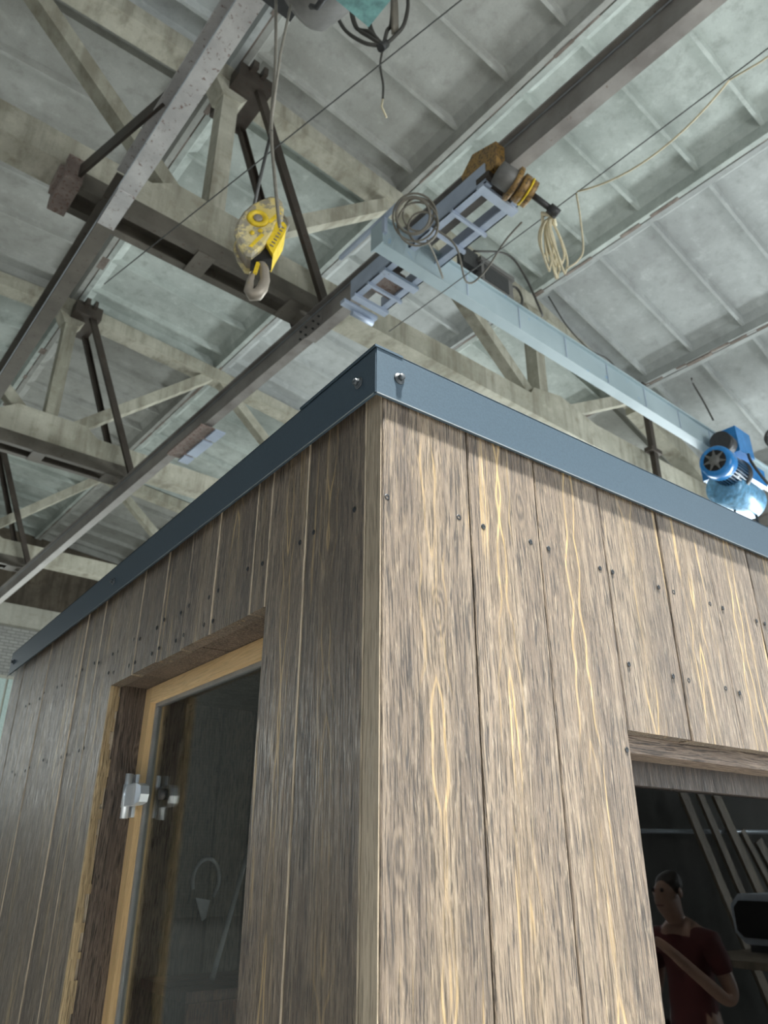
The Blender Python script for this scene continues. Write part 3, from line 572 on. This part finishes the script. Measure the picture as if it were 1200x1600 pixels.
# falls of rope between hoist drum and block
rp = hone(MB().cable([(.885, 2.25, 7.0), (.885, 2.16, 6.2), (.885, 2.13, 5.55), (.89, 2.04, 5.05), (.9, 1.98, 4.72), (.9, 1.95, 4.6)], .011, 6).tube([(.885, 2.02, 6.6), (.885, 2.10, 6.2), (.885, 2.14, 5.5)], .009, 6), 'wire_rope', 'rope', (.885, 2.1, 4.7), 'pale wire rope falling to the yellow hook block', 'rope')
hone(MB().tube([(.885, 2.12, 5.5), (.885, 2.2, 5.2), (.885, 2.27, 4.9)], .010, 6), 'wire_rope', 'wire', (.885, 2.2, 4.9), 'dark wire rope at the left of the yellow hook block', 'rope')

# ---- lamps of the hall, hung behind the camera
def lamp(u, v, z, power, label):
    t = hthing('pendant_lamp', (u, v, z), label, 'lamp', 'bell lamps under the roof')
    hp(MB().lathe([(0, .30), (.06, .28), (.22, .16), (.34, .08), (.5, .07), (.5, .02)], (u, v, z), (0, 0, 1), 24), 'shade', 'lampshade', t)
    hp(MB().tube([(u, v, z+.5), (u, v, zroof(u))], .012, 6), 'cord', 'cable', t)
    l = bpy.data.lights.new('lamp_light', 'AREA'); l.shape = 'DISK'; l.size = .5; l.spread = math.radians(52); l.energy = power; l.color = (1, .96, .88)
    o = bpy.data.objects.new('lamp_light', l); COL.objects.link(o); o.location = HW(u, v, z-.03)
lamp(.15, -1.75, 8.0, 480, 'grey bell lamp over the window side of the cabin')

# ================================================================ THE CABIN
D = .018; DW = .009                                            # cladding lies this far behind the trim
LX, LY, ZT, ZB = 2.5, 2.345, 2.22, 2.137
cb = bpy.data.objects.new('sauna_cabin', None); COL.objects.link(cb); cb.location = (0, 0, 0); cb['_o'] = (0, 0, 0)
tag(cb, 'brown stained wooden sauna cabin with a dark metal roof edge', 'cabin')
def part(mb, name, mat, parent, org=None):
    return mb.obj(name, mat, parent, parent['_o'] if org is None else org)
T = .027
# walls behind the cladding
ww = part(MB().box((D+T, D+T, .03), (.56, D+T+.05, 2.2)).box((.56, D+T, 1.735), (1.9, D+T+.05, 2.2)).box((1.9, D+T, .03), (LX, D+T+.05, 2.2)).box((.56, D+T, .03), (1.9, D+T+.05, .75)), 'window_wall', 'black', cb)
dw = part(MB().box((D+T, D+T, .03), (D+T+.05, .33, 2.2)).box((D+T, .33, 1.93), (D+T+.05, 1.15, 2.2)).box((D+T, 1.15, .03), (D+T+.05, LY, 2.2)), 'door_wall', 'black', cb)
rng = random.Random(4)
def board(x0, x1, z0, z1, face, parent, mat='clad'):
    g = .0012+rng.random()*.0012; out = rng.uniform(-.0015, .0012); c = .0018
    w = x1-x0
    pr = [(g, T), (g, c+out), (g+c, out), (w-g-c, out), (w-g, c+out), (w-g, T)]
    if face == 'w':                                 # window wall: across = x, outward = -y
        mb = MB().prism([(x, y, 0) for x, y in pr][::-1], (0, 0, z1-z0)); o = mb.obj('cladding_board', mat, parent, (0, 0, 0)); o.location = (x0, DW, z0)
    else:                                           # door wall: across = y, outward = -x
        mb = MB().prism([(y, x, 0) for x, y in pr], (0, 0, z1-z0)); o = mb.obj('cladding_board', mat, parent, (0, 0, 0)); o.location = (D, x0, z0); o.data.materials.append(M['edge'])
        for k in (3, 2): o.data.polygons[k].material_index = 1
    return o
xw = [D, .1885, .345, .518, .697, .864, 1.03, 1.20, 1.37, 1.54, 1.71, 1.88, 2.05, 2.22, 2.39, LX]
for a, b in zip(xw[:-1], xw[1:]):
    if .51 < a < 1.85:
        board(a, b, 1.697+rng.uniform(-.0012, .0012), 2.19, 'w', ww); board(a, b, .04, .80, 'w', ww)
    else: board(a, b, .04, 2.19, 'w', ww)
# the corner board's raw sawn edge shows on the door side
part(MB().box((D-.0006, DW+.0022, .04), (D+.002, D+T, 2.17)), 'sawn_edge', 'edge', ww)
yd = [D+T+.001, .214, .397, .559, .70, .833, .98, 1.13, 1.28, 1.43, 1.62, 1.82, 2.0, 2.18, LY-.01]
for a, b in zip(yd[:-1], yd[1:]):
    if a < .3 and b > .3: board(a, .341, .04, 2.19, 'd', dw); board(.341, b, 1.895, 2.19, 'd', dw)
    elif .33 < a < 1.12: board(a, b, 1.895+rng.uniform(-.002, .002), 2.19, 'd', dw)
    else: board(a, b, .04, 2.19, 'd', dw)
part(MB().box((D-.0004, LY-.0115, .04), (D+T, LY-.008, 2.16)), 'sawn_edge', 'rawedge', dw)
# screws
sc = MB().lathe([(0, .0045), (.0008, .0046), (.001, .003), (.0002, .0022), (.0002, .0002)], (0, 0, 0), (0, -1, 0), 10).mesh('screw', 'screw')
scd = MB().lathe([(0, .0045), (.0008, .0046), (.001, .003), (.0002, .0022), (.0002, .0002)], (0, 0, 0), (-1, 0, 0), 10).mesh('screw', 'screw')
for x, z in [(.027, 1.974), (.164, 1.98), (.215, 1.978), (.321, 1.979), (.364, 1.978), (.496, 1.973), (.531, 1.974), (.667, 1.974), (.714, 1.974), (.837, 1.975), (.883, 1.975), (1.01, 1.971), (1.044, 1.971), (.542, 1.809), (.668, 1.806), (.715, 1.805), (.836, 1.806), (.884, 1.803), (1.01, 1.806), (1.05, 1.804), (.506, 1.666)]:
    share('screw', sc, (x, DW-.001, z), ww)
for y in [.075, .19, .232, .361, .418, .54, .58, .68, .72, .815, .855, .96, 1.0, 1.11, 1.15, 1.26, 1.30, 1.41, 1.46, 1.6, 1.65, 1.8, 1.85, 1.98, 2.03]:
    share('screw', scd, (D-.001, y, 1.98+rng.uniform(-.006, .006)), dw)
    if .42 < y < 1.2: share('screw', scd, (D-.001, y+.01, 1.925+rng.uniform(-.006, .006)), dw)
    if y > 1.2: share('screw', scd, (D-.001, y+.006, 1.76+rng.uniform(-.01, .01)), dw)
# ---- roof edge flashing
rt = part(MB().box((.003, .003, ZT-.02), (LX, LY, ZT-.004)), 'roof_plate', 'trim', cb)
f1 = part(MB().box((.0, -.0015, ZB), (LX+.02, .0015, ZT)).box((.0, -.0015, ZT-.0015), (LX+.02, .06, ZT+.001)).box((.0, .0, ZB-.0006), (LX+.02, .004, ZB+.001)), 'roof_trim', 'trim', cb)
f2 = part(MB().box((-.0015, .0, ZB+.0008), (.0013, LY, ZT-.001)).box((-.0015, .0, ZT-.003), (.06, LY, ZT-.001)).box((0, .0, ZB), (.004, LY, ZB+.0014)).prism([(-.0015, LY, ZB+.001), (-.0015, LY+.02, ZB-.004), (-.0015, LY, ZB+.008)], (.002, 0, 0)), 'roof_trim', 'trim', cb)
part(MB().box((-.004, -.003, ZT-.001), (.05, .222, ZT+.003)), 'lap_sheet', 'trim', cb)
part(MB().box((.0005, -.0022, ZB-.0012), (LX+.02, -.0008, ZB+.0004)), 'cut_edge', 'hem', f1)
part(MB().box((-.0022, .004, ZB-.0006), (-.001, LY, ZB+.0008)), 'cut_edge', 'hem', f2)
bm = MB().lathe([(0, .0095), (.0015, .0098), (.0025, .009), (.0025, .0072), (.004, .007)], (0, 0, 0), (0, -1, 0), 20).lathe([(.004, .0058), (.0095, .0056), (.0105, .0045)], (0, 0, 0), (0, -1, 0), 6)
me = bm.mesh('bolt', 'bolt')
for x in (.043, 1.2, 2.3): share('bolt', me, (x, -.0012, 2.178), f1)
for y in (.043, 1.18, 2.29): share('bolt', me, (-.0012, y, 2.176), f2, (0, 0, -math.pi/2))
# ---- door opening: reveal boards, pine frame, glass leaf with hinge
XO = D+T
dfr = part(MB().box((.108, 1.088, .0), (.15, 1.126, 1.895)).box((.108, .30, .0), (.15, .335, 1.857)), 'door_frame', 'pine', cb)
def lying_y(name, mat, parent, y0, y1, x0, x1, z0, z1):   # board whose grain runs along y
    o = MB().box((x0, -z1, y0), (x1, -z0, y1)).obj(name, mat, parent, (0, 0, 0)); o.rotation_euler = (-math.pi/2, 0, 0); return o
lying_y('head', 'pine', dfr, .30, 1.088, .108, .15, 1.857, 1.895)
part(MB().box((XO-.001, 1.126, .03), (.15, 1.15, 1.905)), 'reveal_board', 'reveal', dfr)
part(MB().box((XO-.001, .341, .03), (.15, .32, 1.9)), 'reveal_board', 'reveal', dfr)
for k in range(5):
    a, b = .34+.16*k, .34+.16*(k+1)-.002; part(MB().box((XO-.001+rng.uniform(0, .004), a, 1.895+rng.uniform(0, .003)), (.15, min(b, 1.13), 1.915)), 'reveal_board', 'reveal', dfr)
mb = MB(); z = .04                                   # ragged bare edge of the cut board beside the door
while z < 1.89:
    l = rng.uniform(.01, .04); a = rng.uniform(0, .004); mb.box((D-.0005, 1.1245-rng.random()*.0012, z), (D+.014+rng.uniform(0, .012), 1.131, min(z+l, 1.893))); z += l
part(mb, 'bare_edge', 'rawedge', dfr)
gd = part(MB().box((.128, .345, .02), (.136, 1.080, 1.850)), 'glass_door', 'glass', cb)
part(MB().box((.122, 1.078, .02), (.142, 1.089, 1.857)).box((.122, .34, 1.848), (.142, 1.08, 1.858)), 'door_seal', 'gasket', gd)
hg = part(MB().lathe([(0, .009), (.098, .009)], (.085, 1.098, 1.592), (0, 0, 1), 16), 'hinge', 'chrome', gd)
part(MB().lathe([(0, .0105), (.05, .0105)], (.085, 1.098, 1.616), (0, 0, 1), 16).prism([(.078, 1.098, 1.618), (.080, 1.03, 1.618), (.084, 1.012, 1.624), (.084, 1.006, 1.640), (.084, 1.012, 1.658), (.080, 1.03, 1.665), (.078, 1.098, 1.665)], (.02, 0, 0)), 'hinge_plate', 'chrome', hg)
part(MB().box((.10, 1.095, 1.595), (.11, 1.12, 1.69)), 'hinge_leaf', 'chrome', hg)
part(MB().lathe([(0, .012), (.02, .012)], (.12, .985, 1.64), (1, 0, 0), 16), 'hinge_stud', 'darkgrey', hg)
# ---- window opening: rail under the boards, frame with shade in its colour, dark pane
wf = part(MB().box((.50, .108, 1.628), (1.92, .15, 1.74)).box((.50, .108, .78), (.56, .15, 1.66)).box((1.86, .108, .78), (1.92, .15, 1.66)).box((.5, .108, .74), (1.92, .15, .80)), 'window_frame', 'shadedframe', cb)
def lying(name, mat, parent, x0, x1, y0, y1, z0, z1):     # board whose grain runs along x
    o = MB().box((z0, y0, x0), (z1, y1, x1)).obj(name, mat, parent, (0, 0, 0)); o.rotation_euler = (0, -math.pi/2, 0)
    o.data.transform(Matrix.Scale(-1, 4, (0, 0, 1))); o.data.flip_normals(); o.rotation_euler = (0, math.pi/2, 0); o.data.transform(Matrix.Scale(-1, 4, (1, 0, 0))); o.data.flip_normals()
    o.data.transform(Matrix.Scale(-1, 4, (0, 0, 1))); o.data.flip_normals(); return o
lying('head_rail', 'reveal', wf, .50, 1.92, D+T, .11, 1.670, 1.74)
lying('sill', 'clad', wf, .50, 1.92, D+T, .11, .76, .80)
part(MB().box((.51, .125, .79), (1.9, .131, 1.655)), 'window_pane', 'darkglass', wf)
# ---- inside
bw = part(MB().box((D+T, LY-.05, .03), (LX, LY-.01, 2.15)).box((LX-.06, .1, .03), (LX-.03, LY, 2.15)), 'rear_wall', 'black', cb)
x = .10
while x < 2.3:
    part(MB().box((x, LY-.075, .04), (x+.142, LY-.05, 2.1)), 'lining_board', 'lining', bw); x += .153
part(MB().box((D+T, .07, 2.1), (LX, LY, 2.13)), 'inner_ceiling', 'lining', cb)
part(MB().box((.03, .05, .0), (LX, LY, .03)), 'cabin_floor', 'lining', cb)
for k in range(3):
    part(MB().box((.62, LY-.50+.135*k, 1.10), (2.3, LY-.375+.135*k, 1.13)), 'bench_slat', 'bench', bw)
part(MB().box((.62, LY-.51, 1.0), (2.3, LY-.485, 1.10)), 'bench_front', 'bench', bw)
part(MB().box((.62, LY-.48, .03), (.68, LY-.42, 1.0)), 'bench_leg', 'lining', bw)
part(MB().box((.10, LY-.11, .04), (.20, LY-.075, 2.1)), 'corner_batten', 'lining', bw)
tag(MB().cyl((.80, LY-.30, 1.135), (1.02, LY-.10, 1.60), .010, 8).obj('stick', 'plastic', None, (.80, LY-.30, 1.135), (.80, LY-.30, 1.135)), 'pale stick leaning on the wall behind the glass door', 'stick')
lp = MB().tube([(.84+.055*math.cos(t), LY-.09, 1.44+.075*math.sin(t)) for t in [math.radians(a) for a in range(-50, 215, 15)]], [.008]*18, 6).prism([(.80, LY-.10, 1.38), (.86, LY-.10, 1.37), (.85, LY-.10, 1.31), (.835, LY-.10, 1.30)], (0, .006, 0))
tag(lp.obj('plastic_loop', 'plastic', None, (.84, LY-.09, 1.3), (.84, LY-.09, 1.3)), 'white plastic loop on the wall seen through the glass door', 'plastic loop')

# ================================================================ seen in the window's reflection
def plank(name, p, q, w, label):
    o = MB().beam(p, q, w, .035, (0, -1, 0)).obj(name, 'plank', None, p, p); return tag(o, label, 'plank', 'planks leaning on the partition')
YW = -4.15
pl = [((7.55, -3.55, 0), (6.90, YW, 2.36), .12, 'tall wide plank mirrored leftmost in the dark window'), ((7.95, -3.6, 0), (7.22, YW, 2.34), .10, 'tall plank second from left in the window reflection'), ((8.35, -3.6, 0), (7.6, YW, 2.2), .13, 'plank third from left in the window reflection'), ((8.7, -3.55, 0), (8.0, YW, 1.85), .08, 'short thin plank fourth from left in the window reflection'), ((9.0, -3.55, 0), (8.3, YW, 1.75), .14, 'short broad plank rightmost in the window reflection')]
for i, (p, q, w, lb) in enumerate(pl):
    plank('plank', p, tuple(Vector(q)+Vector((0, .28, 0))), w, lb)
tag(MB().cyl((6.2, -3.98, 1.80), (9.6, -3.78, 1.86), .022, 8).obj('wall_pipe', 'chrome', None, (8, -3.9, 1.8), (8, -3.9, 1.8)), 'pale horizontal pipe mirrored across the dark window', 'pipe')
wb = bpy.data.objects.new('workbench', None); COL.objects.link(wb); wb.location = (6.3, -2.6, 0); wb['_o'] = (6.3, -2.6, 0); tag(wb, 'workbench under the grey machine, mirrored in the window', 'workbench')
part(MB().box((5.3, -2.95, .82), (7.3, -2.25, .87)), 'bench_top', 'plank', wb)
for a, b in ((5.35, -2.9), (7.2, -2.9), (5.35, -2.35), (7.2, -2.35)): part(MB().box((a, b, 0), (a+.07, b+.07, .82)), 'leg', 'darkgrey', wb)
mc = bpy.data.objects.new('machine', None); COL.objects.link(mc); mc.location = (6.3, -2.6, .87); mc['_o'] = (6.3, -2.6, .87); tag(mc, 'grey white rounded machine on a bench, mirrored in the window', 'machine')
def rbox(a, b, c): 
    x0, y0, z0 = a; x1, y1, z1 = b
    return MB().prism([(x0, y0+c, z0), (x0, y1-c, z0), (x0, y1, z0+c), (x0, y1, z1-c), (x0, y1-c, z1), (x0, y0+c, z1), (x0, y0, z1-c), (x0, y0, z0+c)], (x1-x0, 0, 0))
part(rbox((5.85, -2.85, .93), (6.95, -2.4, 1.29), .08), 'case', 'machine', mc); part(rbox((5.80, -2.8, .98), (5.86, -2.46, 1.24), .05), 'grille', 'black', mc)
part(MB().box((6.3, -2.398, 1.12), (6.6, -2.39, 1.17)), 'stripe', 'blue', mc)
part(MB().box((5.95, -2.8, .87), (6.05, -2.45, .935)).box((6.7, -2.8, .87), (6.8, -2.45, .935)), 'foot', 'darkgrey', mc)
# person standing to the right of the camera
def skin(name, pts, edges, mat, parent, org, sub=2):
    me = bpy.data.meshes.new(name); me.from_pydata([tuple(Vector(p[:3])-Vector(org)) for p in pts], edges, [])
    o = bpy.data.objects.new(name, me); COL.objects.link(o); me.materials.append(M[mat])
    sk = o.modifiers.new('skin', 'SKIN'); sk.use_smooth_shade = True
    if not me.skin_vertices: me.skin_vertices.new()
    for i, p in enumerate(pts):
        v = me.skin_vertices[0].data[i]; r = p[3]; v.radius = r if isinstance(r, tuple) else (r, r)
    me.skin_vertices[0].data[0].use_root = True
    s = o.modifiers.new('sub', 'SUBSURF'); s.levels = sub; s.render_levels = sub
    o.parent = parent
    return o
PX, PY = 3.38, -1.65
pe = bpy.data.objects.new('person', None); COL.objects.link(pe); pe.location = (PX, PY, 0); pe.rotation_euler = (0, 0, math.pi/2); pe.scale = (.9, .9, .9)
tag(pe, 'person in a dark red shirt holding a phone, faintly mirrored in the window', 'person')
o0 = (PX, PY, 0)
# faces -x/+y (towards the cabin); x to its left
def P(dx, dy, z, r): return (PX+dx, PY+dy, z, r)
pts = [P(0, 0, .86, (.13, .10)), P(0, 0, 1.02, (.12, .09)), P(0, 0, 1.18, (.14, .10)), P(0, 0, 1.31, (.10, .08)), P(0, .05, 1.38, .048), P(0, .10, 1.44, (.070, .085)), P(0, .115, 1.53, (.076, .092)), P(0, .11, 1.60, .06),
       P(.17, .02, 1.28, .055), P(.24, -.02, 1.03, .042), P(.235, .02, .99, .04), P(.09, .30, 1.25, .03), P(.04, .345, 1.30, .024),
       P(-.17, .02, 1.28, .055), P(-.24, -.02, 1.03, .042), P(-.235, .02, .99, .04), P(-.09, .30, 1.25, .03), P(-.04, .345, 1.30, .024),
       P(.09, 0, .78, .085), P(.10, .01, .46, .058), P(.10, -.01, .09, .04), P(.11, .10, .04, .035), P(.11, .17, .03, .026),
       P(-.09, 0, .78, .085), P(-.10, .01, .46, .058), P(-.10, -.01, .09, .04), P(-.11, .10, .04, .035), P(-.11, .17, .03, .026),
       P(0, .205, 1.51, .014)]
ed = [(0, 1), (1, 2), (2, 3), (3, 4), (4, 5), (5, 6), (6, 7), (3, 8), (8, 9), (9, 10), (10, 11), (11, 12), (3, 13), (13, 14), (14, 15), (15, 16), (16, 17), (0, 18), (18, 19), (19, 20), (20, 21), (21, 22), (0, 23), (23, 24), (24, 25), (25, 26), (26, 27), (6, 28)]
body = skin('body', pts, ed, 'skin', pe, o0)
for s in (1, -1):
    hx0 = .04 if s > 0 else -.04
    for k in range(4):
        z = 1.325-.02*k; l = (.95, 1.05, 1, .8)[k]
        skin('finger', [P(hx0, .35, z, .010), P(hx0-s*.002, .385, z, .009), P(hx0-s*.016*l, .405, z, .008), P(hx0-s*.03*l, .405, z, .007)], [(0, 1), (1, 2), (2, 3)], 'skin', body, o0, 1)
    skin('thumb', [P(hx0, .345, 1.315, .012), P(hx0-s*.01, .355, 1.345, .010), P(hx0-s*.02, .37, 1.36, .009)], [(0, 1), (1, 2)], 'skin', body, o0, 1)
skin('shirt', [P(0, 0, .74, (.165, .14)), P(0, 0, 1.02, (.14, .11)), P(0, 0, 1.18, (.16, .12)), P(0, 0, 1.31, (.115, .09)), P(0, .005, 1.36, .065), P(.17, .02, 1.28, .072), P(.225, -.005, 1.11, .064), P(-.17, .02, 1.28, .072), P(-.225, -.005, 1.11, .064)], [(0, 1), (1, 2), (2, 3), (3, 4), (3, 5), (5, 6), (3, 7), (7, 8)], 'shirt', pe, o0)
skin('trousers', [P(0, 0, .92, (.145, .115)), P(.09, 0, .78, .10), P(.10, .01, .46, .075), P(.10, -.01, .10, .06), P(-.09, 0, .78, .10), P(-.10, .01, .46, .075), P(-.10, -.01, .10, .06)], [(0, 1), (1, 2), (2, 3), (0, 4), (4, 5), (5, 6)], 'trousers', pe, o0)
skin('hair', [P(0, .06, 1.49, (.076, .06)), P(0, .075, 1.57, (.084, .085)), P(0, .105, 1.625, (.07, .085))], [(0, 1), (1, 2)], 'hair', pe, o0)
for sx in (-.03, .03):
    o = MB().lathe([(0, .004), (.004, .011), (.012, .012)], (sx, .205, 1.535), (0, -1, 0), 10).obj('eye', 'black', body, (0, 0, 0)); o.location = (0, 0, 0)
part_m = MB().box((-.024, .19, 1.452), (.024, .197, 1.458)).obj('mouth', 'shirt', body, (0, 0, 0)); part_m.location = (0, 0, 0)
for sx in (-1, 1):
    o = MB().lathe([(0, .012), (.006, .028), (.014, .024)], (sx*.074, .10, 1.52), (sx, -.3, 0), 12).obj('ear', 'skin', body, (0, 0, 0)); o.location = (0, 0, 0)
ph = MB().box((-.036, .0, 0), (.036, .009, .15)).obj('phone', 'darkgrey', None, (0, 0, 0), (PX-.345, PY, 1.125)); ph.rotation_euler = (0, 0, math.pi/2); tag(ph, 'dark phone held up by the person mirrored in the window', 'phone')
